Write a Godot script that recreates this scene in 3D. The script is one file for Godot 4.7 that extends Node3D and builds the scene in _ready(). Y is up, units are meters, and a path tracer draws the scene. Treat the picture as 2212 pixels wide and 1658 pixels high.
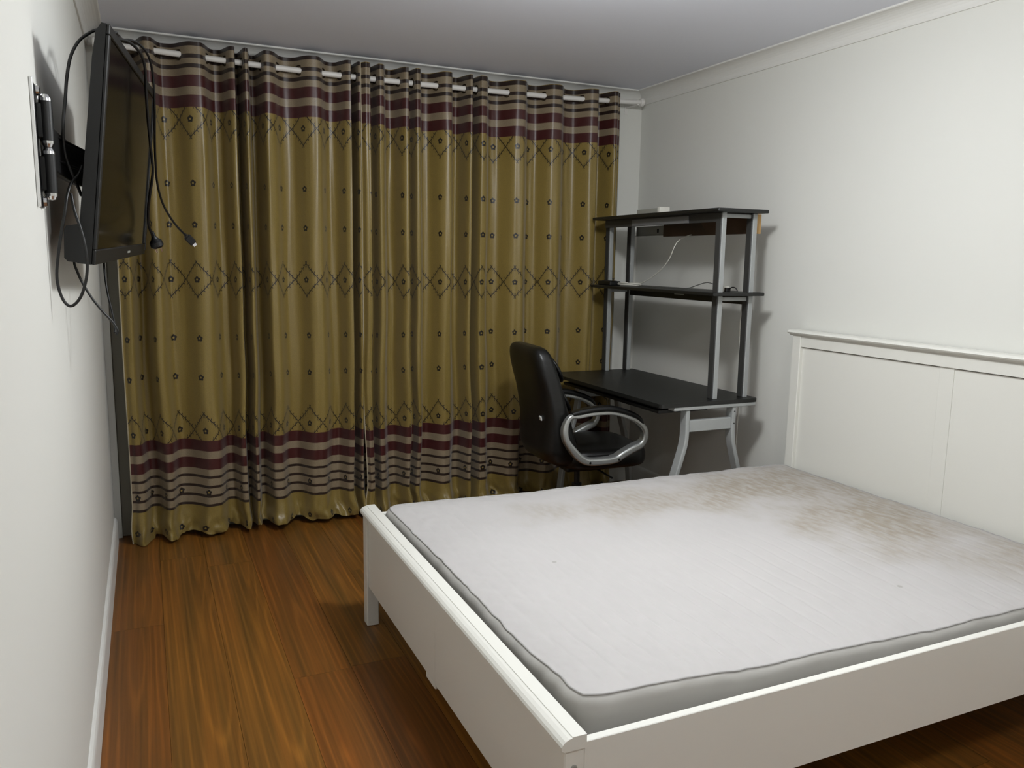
extends Node3D
# A bedroom at night: gold patterned curtains, white bed, dark computer desk with hutch, office chair, wall television.

const ROOM_W := 2.98
const ROOM_H := 2.4
const ROOM_D := 5.3
const COVE := 0.075

var M := {}
var used := {}


func _ready() -> void:
	# camera
	var cam := Camera3D.new()
	cam.name = "camera"
	cam.position = Vector3(0.1904, 1.3962, 4.2879)
	cam.rotation = Vector3(-0.1531, -0.4279, 0.0154)
	cam.fov = 51.03
	cam.near = 0.02
	add_child(cam)
	cam.current = true
	# night outside, exposure
	var we := WorldEnvironment.new()
	we.name = "environment"
	var env := Environment.new()
	env.background_mode = Environment.BG_COLOR
	env.background_color = Color(0.02, 0.025, 0.035)
	env.tonemap_mode = Environment.TONE_MAPPER_LINEAR
	env.tonemap_exposure = 1.13
	env.sdfgi_enabled = true
	env.ssao_enabled = true
	env.ssil_enabled = true
	we.environment = env
	add_child(we)
	make_materials()
	build_lamp(Vector3(1.46, ROOM_H, 2.27), 1.4, 1.12, "round white dome lamp fixed to the middle of the ceiling")
	build_lamp(Vector3(1.6, ROOM_H, 4.2), 0.8, 0.1, "round white dome lamp on the ceiling behind the viewer, near the entrance")
	# the setting
	build_floor()
	build_shell()
	build_trim()
	build_window()
	# large things
	build_bed()
	build_mattress()
	build_curtains()
	build_desk()
	build_chair()
	build_television()
	# small things
	build_cables()
	build_shelf_things()


# ---------------------------------------------------------------- materials

func plain(called: String, c: Color, rough := 0.6, metal := 0.0) -> StandardMaterial3D:
	var m := StandardMaterial3D.new()
	m.resource_name = called
	m.albedo_color = c
	m.roughness = rough
	m.metallic = metal
	M[called] = m
	return m


func noise(seed_: int, freq: float, octaves := 3) -> FastNoiseLite:
	var n := FastNoiseLite.new()
	n.seed = seed_
	n.noise_type = FastNoiseLite.TYPE_SIMPLEX_SMOOTH
	n.frequency = freq
	n.fractal_octaves = octaves
	return n


func make_materials() -> void:
	plain("wall_paint", Color(0.853, 0.851, 0.825), 0.8)
	plain("ceiling_paint", Color(0.89, 0.9, 0.935), 0.9)
	plain("trim_paint", Color(0.862, 0.858, 0.838), 0.55)
	plain("bed_paint", Color(0.865, 0.86, 0.83), 0.38)
	plain("rod_white", Color(0.87, 0.86, 0.84), 0.4)
	plain("aluminium_frame", Color(0.56, 0.55, 0.5), 0.5)
	plain("black_laminate", Color(0.085, 0.088, 0.082), 0.42)
	plain("black_edge", Color(0.05, 0.05, 0.05), 0.5)
	plain("silver_paint", Color(0.62, 0.63, 0.625), 0.4, 0.1)
	plain("dark_grey_paint", Color(0.21, 0.21, 0.205), 0.5)
	plain("leather", Color(0.055, 0.055, 0.052), 0.38)
	plain("black_plastic", Color(0.05, 0.05, 0.05), 0.42)
	plain("chair_silver", Color(0.74, 0.75, 0.74), 0.3, 0.75)
	plain("tv_case", Color(0.035, 0.036, 0.034), 0.5)
	plain("tv_screen", Color(0.02, 0.02, 0.02), 0.14).metallic_specular = 0.3
	plain("chrome", Color(0.85, 0.85, 0.85), 0.18, 1.0)
	plain("cable_black", Color(0.035, 0.034, 0.03), 0.45)
	plain("cable_white", Color(0.82, 0.81, 0.77), 0.5)
	plain("cable_grey", Color(0.35, 0.35, 0.33), 0.5)
	plain("logo_silver", Color(0.85, 0.85, 0.83), 0.4)
	plain("hem_tape", Color(0.66, 0.62, 0.53), 0.7)
	plain("eyelet", Color(0.2, 0.16, 0.1), 0.35, 0.6)
	plain("slat_wood", Color(0.5, 0.39, 0.26), 0.7)
	plain("galvanised", Color(0.6, 0.6, 0.57), 0.45, 0.15)
	plain("rail_plate", Color(0.42, 0.42, 0.42), 0.5)
	plain("mattress_side", Color(0.68, 0.67, 0.65), 0.9)
	plain("piping", Color(0.63, 0.62, 0.61), 0.85)
	plain("chipboard", Color(0.72, 0.58, 0.38), 0.85)
	var glass := plain("glass", Color(0.7, 0.75, 0.75, 0.12), 0.02)
	glass.transparency = BaseMaterial3D.TRANSPARENCY_ALPHA
	var glow := plain("lamp_glow", Color(0.95, 0.94, 0.9), 0.4)
	glow.emission_enabled = true
	glow.emission = Color(0.98, 0.992, 1.0)
	glow.emission_energy_multiplier = 1.5
	M["planks"] = []
	var tones := [Color(0.445, 0.275, 0.105), Color(0.45, 0.285, 0.11), Color(0.43, 0.265, 0.102), Color(0.465, 0.305, 0.115), Color(0.42, 0.26, 0.101), Color(0.44, 0.266, 0.102)]
	for k in tones.size():
		var m := plain("floorboard_%d" % k, Color.WHITE, 0.36)
		m.albedo_texture = wood_image(40 + k, tones[k], 128, 1024, 0.25)
		M["planks"].append(m)
	var cb := plain("brown_board", Color.WHITE, 0.6)
	cb.albedo_texture = wood_image(90, Color(0.28, 0.212, 0.16), 64, 512, 0.25)
	var fabric := plain("curtain_fabric", Color.WHITE, 0.38, 0.0)
	fabric.albedo_texture = curtain_image()
	fabric.rim_enabled = true
	fabric.rim = 0.25
	fabric.rim_tint = 0.45
	var mt := plain("mattress_cloth", Color.WHITE, 0.95)
	mt.albedo_texture = mattress_image()
	mt.rim_enabled = true
	mt.rim = 0.15


func wood_image(seed_: int, tone: Color, w: int, h: int, contrast: float) -> ImageTexture:
	var bend := noise(seed_, 1.0, 2)
	var fine := noise(seed_ + 100, 1.0, 3)
	var data := PackedByteArray()
	data.resize(w * h * 3)
	var rng := RandomNumberGenerator.new()
	rng.seed = seed_
	var cx := rng.randf_range(0.25, 0.75)
	var cy := rng.randf_range(-0.3, 1.3)
	var at := 0
	for j in h:
		var y := float(j) / h
		for i in w:
			var x := float(i) / w
			var b := bend.get_noise_2d(x * 0.9, y * 1.3)
			var dx := (x - cx + 0.12 * b) * 2.2
			var ring := sqrt(dx * dx + 0.5 * (y - cy) * (y - cy)) * 3.4 + 0.9 * b
			var band := 0.5 + 0.5 * sin(ring * TAU)
			band = pow(band, 5.0)
			var streak := fine.get_noise_2d(x * 12.0, y * 1.1)
			var pore := fine.get_noise_2d(x * 60.0 + 40.0, y * 6.0)
			var patch := bend.get_noise_2d(x * 2.6 + 9.0, y * 1.2)
			var v := 1.0 + contrast * (0.62 * (band - 0.2) + 0.6 * streak + 0.3 * pore + 0.45 * patch)
			var warm := 1.0 + 0.05 * patch
			data[at] = clampi(int(tone.r * v * warm * 255.0), 0, 255)
			data[at + 1] = clampi(int(tone.g * v * 255.0), 0, 255)
			data[at + 2] = clampi(int(tone.b * v * (2.0 - warm) * 255.0), 0, 255)
			at += 3
	return ImageTexture.create_from_image(Image.create_from_data(w, h, false, Image.FORMAT_RGB8, data))


# One repeat of the printed cloth: 0.15 m wide, 2.40 m tall, the first row at the top hem.
func curtain_image() -> ImageTexture:
	var w := 160
	var h := 2048
	var gold := Color(0.505, 0.43, 0.215)
	var taupe := Color(0.52, 0.465, 0.375)
	var dark := Color(0.15, 0.09, 0.06)
	var maroon := Color(0.25, 0.08, 0.075)
	var weave := noise(7, 1.0, 2)
	var img := Image.create_empty(w, h, false, Image.FORMAT_RGB8)
	var top := 2.36
	var px := 2.4 / h
	for j in h:
		var y := top - j * px
		var c := gold
		if y > 2.071:
			c = taupe
			if y > 2.338 or absf(y - 2.294) < 0.009 or absf(y - 2.252) < 0.009:
				c = dark
			elif (y < 2.212 and y > 2.161) or y < 2.124:
				c = maroon
		elif y < 0.497:
			c = taupe
			if y > 0.443 or (y < 0.405 and y > 0.352):
				c = maroon
			elif y < 0.165:
				c = gold
			for s in [0.313, 0.263, 0.217, 0.170]:
				if absf(y - s) < 0.0065:
					c = dark
		for i in w:
			var n := weave.get_noise_2d(i * 0.9, j * 0.3) * 0.1 + weave.get_noise_2d(i * 0.11, j * 0.35) * 0.06
			img.set_pixel(i, j, Color(c.r * (1.0 + n), c.g * (1.0 + n), c.b * (1.0 + n)))
	var ink := Color(0.075, 0.045, 0.025)
	for y in [2.017, 1.728, 1.537, 1.281, 1.0, 0.81, 0.545, 0.235, 0.055]:
		flower(img, 80, (top - y) / px, px, ink, gold)
	# diamond bands of stitched sprigs, cut off by the stripes at the top and the foot
	sprig(img, top, px, 1.935, 2.017, ink)
	sprig(img, top, px, 2.1, 2.017, ink)
	sprig(img, top, px, 1.364, 1.281, ink)
	sprig(img, top, px, 1.199, 1.281, ink)
	sprig(img, top, px, 0.632, 0.548, ink)
	sprig(img, top, px, 0.46, 0.545, ink, 0.497)
	return ImageTexture.create_from_image(img)


func flower(img: Image, cx: float, cy: float, px: float, ink: Color, inside: Color) -> void:
	var sx := 0.15 / img.get_width()
	for j in range(int(cy) - 16, int(cy) + 17):
		if j < 0 or j >= img.get_height():
			continue
		for i in range(int(cx) - 18, int(cx) + 19):
			var d := Vector2((i - cx) * sx, (j - cy) * px)
			var r := d.length()
			var a := d.angle()
			var rim := 0.0145 + 0.0018 * cos(5.0 * a + PI / 2)
			if r < 0.005:
				img.set_pixel(i, j, inside * 1.1)
			elif r < rim:
				img.set_pixel(i, j, ink)


# A zigzag from its points at the middle of the repeat (height PEAK) to the edges of the repeat (height SIDE), with little leaves across it.
func sprig(img: Image, top: float, px: float, peak: float, side: float, ink: Color, limit := -1.0) -> void:
	var w := img.get_width()
	var sx := 0.15 / w
	for i in w:
		var f := absf(i - 80.0) / 80.0
		var y := lerpf(peak, side, f)
		var leaf := fposmod(f * 5.0, 1.0)
		for k in range(-16, 17):
			var d := absf(k * px)
			var hit := d < 0.003 or (leaf < 0.42 and absf(d - leaf * 0.036) < 0.003)
			var yy := y + k * px
			if not hit or (limit > 0.0 and yy < limit) or (peak > 1.9 and yy > 2.07):
				continue
			var j := int((top - yy) / px)
			if j >= 0 and j < img.get_height():
				img.set_pixel(i, j, ink)
	if sx > 0.0:
		return


func mattress_image() -> ImageTexture:
	var w := 640
	var h := 512
	var big := noise(21, 1.0, 4)
	var fine := noise(22, 1.0, 3)
	var img := Image.create_empty(w, h, false, Image.FORMAT_RGB8)
	var base := Color(0.7, 0.687, 0.68)
	var stain := Color(0.59, 0.555, 0.5)
	for j in h:
		var z := float(j) / h
		for i in w:
			var x := float(i) / w
			var blot := big.get_noise_2d(x * 5.0, z * 4.0)
			var grain := fine.get_noise_2d(x * 60.0, z * 18.0)
			# worn, yellowed patches lie where people sat and slept, beside the headboard and along the far side
			var worn := 0.0
			for s in [[0.8, 0.2, 0.26, 0.2, 0.75], [0.86, 0.55, 0.2, 0.22, 0.8], [0.5, 0.2, 0.26, 0.13, 0.5], [0.95, 0.85, 0.17, 0.15, 0.5], [0.97, 0.3, 0.13, 0.4, 0.7]]:
				var q := Vector2((x - s[0]) / s[2], (z - s[1]) / s[3]).length() + blot * 0.6
				worn = maxf(worn, s[4] * (1.0 - smoothstep(0.2, 1.35, q)))
			worn = clampf(worn * (0.95 + 0.9 * grain), 0.0, 1.0)
			var c := base.lerp(stain, worn)
			c = c * (1.0 + 0.008 * grain + 0.012 * blot)
			img.set_pixel(i, j, Color(c.r, c.g, c.b))
	for s in [[0.165, 0.5], [0.62, 0.86], [0.45, 0.06]]:
		var cx := int(s[0] * w)
		var cy := int(s[1] * h)
		for dj in range(-2, 3):
			for di in range(-3, 4):
				if di * di + dj * dj < 6:
					img.set_pixel(cx + di, cy + dj, Color(0.62, 0.61, 0.59))
	return ImageTexture.create_from_image(img)


# ---------------------------------------------------------------- nodes

func numbered(called: String) -> String:
	used[called] = used.get(called, -1) + 1
	return called if used[called] == 0 else "%s_%03d" % [called, used[called]]


func thing(called: String, label: String, category: String, at := Vector3.ZERO, group := "") -> Node3D:
	var o := Node3D.new()
	o.name = numbered(called)
	add_child(o)
	o.position = at
	tag(o, label, category, group)
	return o


func tag(o: Node, label: String, category: String, group := "") -> void:
	o.set_meta("label", label)
	o.set_meta("category", category)
	if group:
		o.set_meta("group", group)


func start() -> SurfaceTool:
	var st := SurfaceTool.new()
	st.begin(Mesh.PRIMITIVE_TRIANGLES)
	return st


func put(called: String, st: SurfaceTool, m: Material, parent: Node) -> MeshInstance3D:
	var o := MeshInstance3D.new()
	o.name = numbered(called) if parent == self else called
	st.index()
	o.mesh = st.commit()
	o.material_override = m
	parent.add_child(o, true)
	return o


func structure(called: String, st: SurfaceTool, m: Material) -> MeshInstance3D:
	var o := put(called, st, m, self)
	o.set_meta("kind", "structure")
	return o


func structure_root(called: String) -> Node3D:
	var o := Node3D.new()
	o.name = numbered(called)
	add_child(o)
	o.set_meta("kind", "structure")
	return o


# ---------------------------------------------------------------- shapes

func vert(st: SurfaceTool, p: Vector3, n: Vector3, uv := Vector2.ZERO) -> void:
	st.set_normal(n)
	st.set_uv(uv)
	st.add_vertex(p)


# A flat convex polygon turned away from CENTRE.
func face(st: SurfaceTool, pts: Array, centre: Vector3) -> void:
	var n: Vector3 = (pts[1] - pts[0]).cross(pts[2] - pts[0]).normalized()
	var p := pts.duplicate()
	if n.dot(pts[0] - centre) < 0.0:
		p.reverse()
		n = -n
	for k in range(1, p.size() - 1):
		for q in [p[0], p[k + 1], p[k]]:
			vert(st, q, n, Vector2(q.x + q.y * 0.31, q.z + q.y))


# A box with chamfered edges.
func box(st: SurfaceTool, c: Vector3, size: Vector3, bevel := 0.002, b := Basis.IDENTITY) -> void:
	var h := size / 2.0
	var e := minf(bevel, minf(h.x, minf(h.y, h.z)) * 0.9)
	var s := [-1.0, 1.0]
	var pt := func(sx, sy, sz, axis): return c + b * Vector3(sx * (h.x - (0.0 if axis == 0 else e)), sy * (h.y - (0.0 if axis == 1 else e)), sz * (h.z - (0.0 if axis == 2 else e)))
	for u in s:
		face(st, [pt.call(u, -1, -1, 0), pt.call(u, 1, -1, 0), pt.call(u, 1, 1, 0), pt.call(u, -1, 1, 0)], c)
		face(st, [pt.call(-1, u, -1, 1), pt.call(1, u, -1, 1), pt.call(1, u, 1, 1), pt.call(-1, u, 1, 1)], c)
		face(st, [pt.call(-1, -1, u, 2), pt.call(1, -1, u, 2), pt.call(1, 1, u, 2), pt.call(-1, 1, u, 2)], c)
		for v in s:
			face(st, [pt.call(u, v, -1, 0), pt.call(u, v, 1, 0), pt.call(u, v, 1, 1), pt.call(u, v, -1, 1)], c)
			face(st, [pt.call(u, -1, v, 0), pt.call(u, 1, v, 0), pt.call(u, 1, v, 2), pt.call(u, -1, v, 2)], c)
			face(st, [pt.call(-1, u, v, 1), pt.call(1, u, v, 1), pt.call(1, u, v, 2), pt.call(-1, u, v, 2)], c)
			for w in s:
				face(st, [pt.call(u, v, w, 0), pt.call(u, v, w, 1), pt.call(u, v, w, 2)], c)


# A box given by two corners.
func slab(st: SurfaceTool, a: Vector3, z: Vector3, bevel := 0.002) -> void:
	box(st, (a + z) / 2.0, (z - a).abs(), bevel)


# A polygon in the xy plane (points of XY) pushed along z from Z0 to Z1; place with T.
func prism(st: SurfaceTool, xy: PackedVector2Array, z0: float, z1: float, t := Transform3D.IDENTITY) -> void:
	var poly := xy.duplicate()
	if Geometry2D.is_polygon_clockwise(poly):
		poly.reverse()
	var tri := Geometry2D.triangulate_polygon(poly)
	for k in range(0, tri.size(), 3):
		var a := poly[tri[k]]
		var b := poly[tri[k + 1]]
		var c := poly[tri[k + 2]]
		if (b - a).cross(c - a) < 0.0:
			var s := b
			b = c
			c = s
		for q in [a, c, b]:
			vert(st, t * Vector3(q.x, q.y, z1), t.basis.z, q)
		for q in [a, b, c]:
			vert(st, t * Vector3(q.x, q.y, z0), -t.basis.z, q)
	for k in poly.size():
		var a := poly[k]
		var b := poly[(k + 1) % poly.size()]
		var n := (t.basis * Vector3(b.y - a.y, a.x - b.x, 0)).normalized()
		var p := [Vector3(a.x, a.y, z1), Vector3(b.x, b.y, z1), Vector3(b.x, b.y, z0), Vector3(a.x, a.y, z0)]
		for q in [0, 1, 2, 0, 2, 3]:
			vert(st, t * p[q], n, Vector2(p[q].z, p[q].y))


# A smooth line through the points (Catmull-Rom).
func smooth(pts: Array, steps: int, closed := false) -> PackedVector3Array:
	var out := PackedVector3Array()
	var n := pts.size()
	var last := n if closed else n - 1
	for i in last:
		var a: Vector3 = pts[(i - 1 + n) % n] if closed or i > 0 else pts[0]
		var b: Vector3 = pts[i]
		var c: Vector3 = pts[(i + 1) % n]
		var d: Vector3 = pts[(i + 2) % n] if closed or i + 2 < n else pts[n - 1]
		for k in steps:
			out.append(b.cubic_interpolate(c, a, d, float(k) / steps))
	if not closed:
		out.append(pts[n - 1])
	return out


func ring(r: float, sides: int) -> PackedVector2Array:
	var out := PackedVector2Array()
	for k in sides:
		out.append(Vector2.from_angle(TAU * k / sides) * r)
	return out


# A rounded rectangle A by B, corner radius R.
func rounded(a: float, b: float, r: float, each := 4) -> PackedVector2Array:
	var out := PackedVector2Array()
	for q in 4:
		var c := Vector2((a / 2 - r) * (1 if q in [0, 3] else -1), (b / 2 - r) * (1 if q < 2 else -1))
		for k in each + 1:
			out.append(c + Vector2.from_angle(PI / 2 * (q + float(k) / each)) * r)
	return out


# PROFILE (x across, y along SIDE) carried along the line; without SIDE the frame turns with the line.
func sweep(st: SurfaceTool, pts: PackedVector3Array, profile: PackedVector2Array, side := Vector3.ZERO, closed := false, scales := PackedFloat32Array()) -> void:
	var n := pts.size()
	var m := profile.size()
	var rows := []
	var norms := []
	var b := side
	var pn := PackedVector2Array()
	for k in m:
		var e := profile[(k + 1) % m] - profile[(k - 1 + m) % m]
		pn.append(Vector2(e.y, -e.x).normalized())
	for i in n:
		var t: Vector3
		if closed:
			t = pts[(i + 1) % n] - pts[(i - 1 + n) % n]
		else:
			t = pts[mini(i + 1, n - 1)] - pts[maxi(i - 1, 0)]
		t = t.normalized()
		if side == Vector3.ZERO:
			if i == 0:
				b = t.cross(Vector3.UP if absf(t.y) < 0.9 else Vector3.RIGHT).normalized()
			else:
				b = (b - t * b.dot(t)).normalized()
		var a := b.cross(t).normalized()
		var row := []
		var nr := []
		var s := scales[i] if scales.size() else 1.0
		for k in m:
			row.append(pts[i] + (a * profile[k].x + b * profile[k].y) * s)
			nr.append((a * pn[k].x + b * pn[k].y).normalized())
		rows.append(row)
		norms.append(nr)
	for i in (n if closed else n - 1):
		var i2 := (i + 1) % n
		for k in m:
			var k2 := (k + 1) % m
			var q := [[i, k], [i2, k], [i2, k2], [i, k2]]
			var flip: bool = (rows[i2][k] - rows[i][k]).cross(rows[i][k2] - rows[i][k]).dot(norms[i][k]) > 0.0
			for o in ([0, 2, 1, 0, 3, 2] if flip else [0, 1, 2, 0, 2, 3]):
				vert(st, rows[q[o][0]][q[o][1]], norms[q[o][0]][q[o][1]])
	if not closed:
		var mid := pts[n / 2]
		face(st, rows[0], mid if n > 2 else (pts[0] + pts[n - 1]) / 2.0)
		face(st, rows[n - 1], mid if n > 2 else (pts[0] + pts[n - 1]) / 2.0)


func tube(st: SurfaceTool, pts: PackedVector3Array, r: float, sides := 10, closed := false) -> void:
	sweep(st, pts, ring(r, sides), Vector3.ZERO, closed)


func rod(st: SurfaceTool, a: Vector3, b: Vector3, r: float, sides := 16) -> void:
	tube(st, PackedVector3Array([a, b]), r, sides)


# A turned shape: PROFILE of (radius, height) pairs, from the foot up, about a line through C along B.y.
func lathe(st: SurfaceTool, c: Vector3, profile: PackedVector2Array, sides := 24, b := Basis.IDENTITY) -> void:
	for i in profile.size() - 1:
		var e := profile[i + 1] - profile[i]
		var nn := Vector2(e.y, -e.x).normalized()
		for k in sides:
			var a0 := TAU * k / sides
			var a1 := TAU * (k + 1) / sides
			var p := []
			var n := []
			for s in [[a0, i], [a0, i + 1], [a1, i + 1], [a1, i]]:
				var d := Vector3(cos(s[0]), 0, sin(s[0]))
				p.append(c + b * (d * profile[s[1]].x + Vector3.UP * profile[s[1]].y))
				n.append((b * (d * nn.x + Vector3.UP * nn.y)).normalized())
			for o in [0, 2, 1, 0, 3, 2]:
				vert(st, p[o], n[o])


# A sheet of points P[j][i] with matching texture coordinates; smooth normals on the side of OUT.
func sheet(st: SurfaceTool, p: Array, uv: Array, out := Vector3.ZERO) -> void:
	var nj := p.size()
	var ni: int = p[0].size()
	var norms := []
	for j in nj:
		var row := PackedVector3Array()
		for i in ni:
			var du: Vector3 = p[j][mini(i + 1, ni - 1)] - p[j][maxi(i - 1, 0)]
			var dv: Vector3 = p[mini(j + 1, nj - 1)][i] - p[maxi(j - 1, 0)][i]
			row.append(du.cross(dv).normalized())
		norms.append(row)
	var sign_ := 1.0
	if out != Vector3.ZERO and norms[nj / 2][ni / 2].dot(out) < 0.0:
		sign_ = -1.0
	for j in nj - 1:
		for i in ni - 1:
			var q := [[j, i], [j, i + 1], [j + 1, i + 1], [j + 1, i]]
			for o in ([0, 2, 1, 0, 3, 2] if sign_ > 0.0 else [0, 1, 2, 0, 2, 3]):
				var jj: int = q[o][0]
				var ii: int = q[o][1]
				vert(st, p[jj][ii], norms[jj][ii] * sign_, uv[jj][ii] if uv.size() else Vector2.ZERO)


# A padded shape: stacked superellipse sections, each [centre, half-depth (x), half-width (z)], bulging with POWER.
func padded(st: SurfaceTool, sections: Array, power := 3.2, sides := 40) -> void:
	var p := []
	for s in sections:
		var row := PackedVector3Array()
		for k in sides + 1:
			var a := TAU * k / sides
			var ca := cos(a)
			var sa := sin(a)
			row.append(s[0] + Vector3(signf(ca) * pow(absf(ca), 2.0 / power) * s[1], 0, signf(sa) * pow(absf(sa), 2.0 / power) * s[2]))
		p.append(row)
	var out: Vector3 = p[p.size() / 2][sides / 2] - sections[p.size() / 2][0]
	sheet(st, p, [], out)
	var c: Vector3 = sections[sections.size() / 2][0]
	for e in [p[0], p[p.size() - 1]]:
		face(st, Array(e).slice(0, sides), c)


# ---------------------------------------------------------------- the room

func build_lamp(at: Vector3, energy: float, downward: float, label: String) -> void:
	var t := thing("ceiling_lamp", label, "lamp", at, "ceiling lamps")
	var st := start()
	lathe(st, Vector3.ZERO, PackedVector2Array([Vector2(0.0, -0.02), Vector2(0.185, -0.02), Vector2(0.19, -0.012), Vector2(0.19, 0.0), Vector2(0.0, 0.0)]), 40)
	put("base_ring", st, M["rod_white"], t)
	st = start()
	var pr := PackedVector2Array()
	for k in 13:
		var a := PI / 2 * k / 12.0
		pr.append(Vector2(0.17 * sin(a), -0.02 - 0.1 * cos(a)))
	lathe(st, Vector3.ZERO, pr, 40)
	put("diffuser", st, M["lamp_glow"], t)
	var l := OmniLight3D.new()
	l.name = "lamp_light"
	l.position = Vector3(0, -0.15, 0)
	l.light_energy = energy
	l.light_color = Color(0.98, 0.992, 1.0)
	l.light_size = 0.13
	l.omni_range = 9.0
	l.omni_attenuation = 2.0
	l.shadow_enabled = true
	t.add_child(l)
	# the flat foot of the dome sends more light straight down
	var d := AreaLight3D.new()
	d.name = "lamp_downlight"
	d.area_size = Vector2(0.26, 0.26)
	d.position = Vector3(0, -0.125, 0)
	d.rotation.x = -PI / 2
	d.light_energy = downward
	d.light_color = l.light_color
	d.area_range = 9.0
	d.area_attenuation = 2.0
	d.shadow_enabled = true
	t.add_child(d)


func build_floor() -> void:
	var root := structure_root("floor")
	var st := start()
	slab(st, Vector3(-0.1, -0.12, -0.2), Vector3(ROOM_W + 0.1, -0.012, ROOM_D + 0.1), 0.001)
	put("subfloor", st, M["black_edge"], root)
	var rng := RandomNumberGenerator.new()
	rng.seed = 5
	var wide := 0.194
	var long := 1.8
	var meshes := {}
	for row in 16:
		var x0 := row * wide
		var x1 := minf(x0 + wide, ROOM_W)
		var z := -0.1 - fposmod(0.108 + row * 0.473, 1.0) * long
		if row < 4:
			z = [1.108, 0.4, 0.56, 1.71][row] - long
		while z < ROOM_D:
			var a := maxf(z, -0.1)
			var b := minf(z + long, ROOM_D)
			z += long
			if b - a < 0.05:
				continue
			var key := "%d_%d_%d" % [roundi((x1 - x0) * 1000), roundi((b - a) * 1000), rng.randi_range(0, 1)]
			if not meshes.has(key):
				meshes[key] = plank_mesh(x1 - x0, b - a, key.ends_with("1"))
			var o := MeshInstance3D.new()
			o.name = "plank"
			o.mesh = meshes[key]
			o.position = Vector3((x0 + x1) / 2, 0, (a + b) / 2)
			var pick := rng.randi_range(0, 5)
			if row == 2:
				pick = 3
			elif row == 3:
				pick = [0, 5][rng.randi_range(0, 1)]
			o.material_override = M["planks"][pick]
			root.add_child(o, true)


func plank_mesh(w: float, l: float, flip: bool) -> ArrayMesh:
	var st := start()
	var h := Vector3(w / 2 - 0.00005, 0.0, l / 2 - 0.00005)
	var e := 0.0004
	var top := [Vector3(-h.x + e, 0, -h.z + e), Vector3(h.x - e, 0, -h.z + e), Vector3(h.x - e, 0, h.z - e), Vector3(-h.x + e, 0, h.z - e)]
	var rim := [Vector3(-h.x, -0.0002, -h.z), Vector3(h.x, -0.0002, -h.z), Vector3(h.x, -0.0002, h.z), Vector3(-h.x, -0.0002, h.z)]
	var low := []
	for q in rim:
		low.append(Vector3(q.x, -0.012, q.z))
	var uv := func(q: Vector3): return Vector2(q.x / 0.194 + 0.5, (q.z / 1.8 + 0.5) * (-1.0 if flip else 1.0))
	for o in [0, 1, 2, 0, 2, 3]:
		vert(st, top[o], Vector3.UP, uv.call(top[o]))
	for k in 4:
		var k2 := (k + 1) % 4
		for pair in [[top, rim], [rim, low]]:
			var q := [pair[0][k], pair[1][k], pair[1][k2], pair[0][k2]]
			var n: Vector3 = (q[1] - q[0]).cross(q[3] - q[0]).normalized()
			if n.dot(q[1] + Vector3(0, 0.001, 0)) < 0.0:
				n = -n
			for o in [0, 2, 1, 0, 3, 2]:
				vert(st, q[o], n, uv.call(q[o]))
	return st.commit()


func build_shell() -> void:
	var st := start()
	slab(st, Vector3(-0.1, -0.012, 0), Vector3(0, ROOM_H, ROOM_D), 0.0005)
	structure("wall_left", st, M["wall_paint"])
	st = start()
	slab(st, Vector3(ROOM_W, -0.012, 0), Vector3(ROOM_W + 0.1, ROOM_H, ROOM_D), 0.0005)
	structure("wall_right", st, M["wall_paint"])
	st = start()
	slab(st, Vector3(-0.1, -0.012, ROOM_D), Vector3(ROOM_W + 0.1, ROOM_H, ROOM_D + 0.1), 0.0005)
	structure("wall_front", st, M["wall_paint"])
	st = start()
	slab(st, Vector3(-0.1, -0.012, -0.14), Vector3(0.03, ROOM_H, 0), 0.001)
	slab(st, Vector3(2.83, -0.012, -0.14), Vector3(ROOM_W + 0.1, ROOM_H, 0), 0.001)
	slab(st, Vector3(0.03, 2.285, -0.14), Vector3(2.83, ROOM_H, 0), 0.001)
	structure("wall_back", st, M["wall_paint"])
	st = start()
	slab(st, Vector3(-0.1, ROOM_H, -0.14), Vector3(ROOM_W + 0.1, ROOM_H + 0.1, ROOM_D + 0.1), 0.0005)
	structure("ceiling", st, M["ceiling_paint"])


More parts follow.
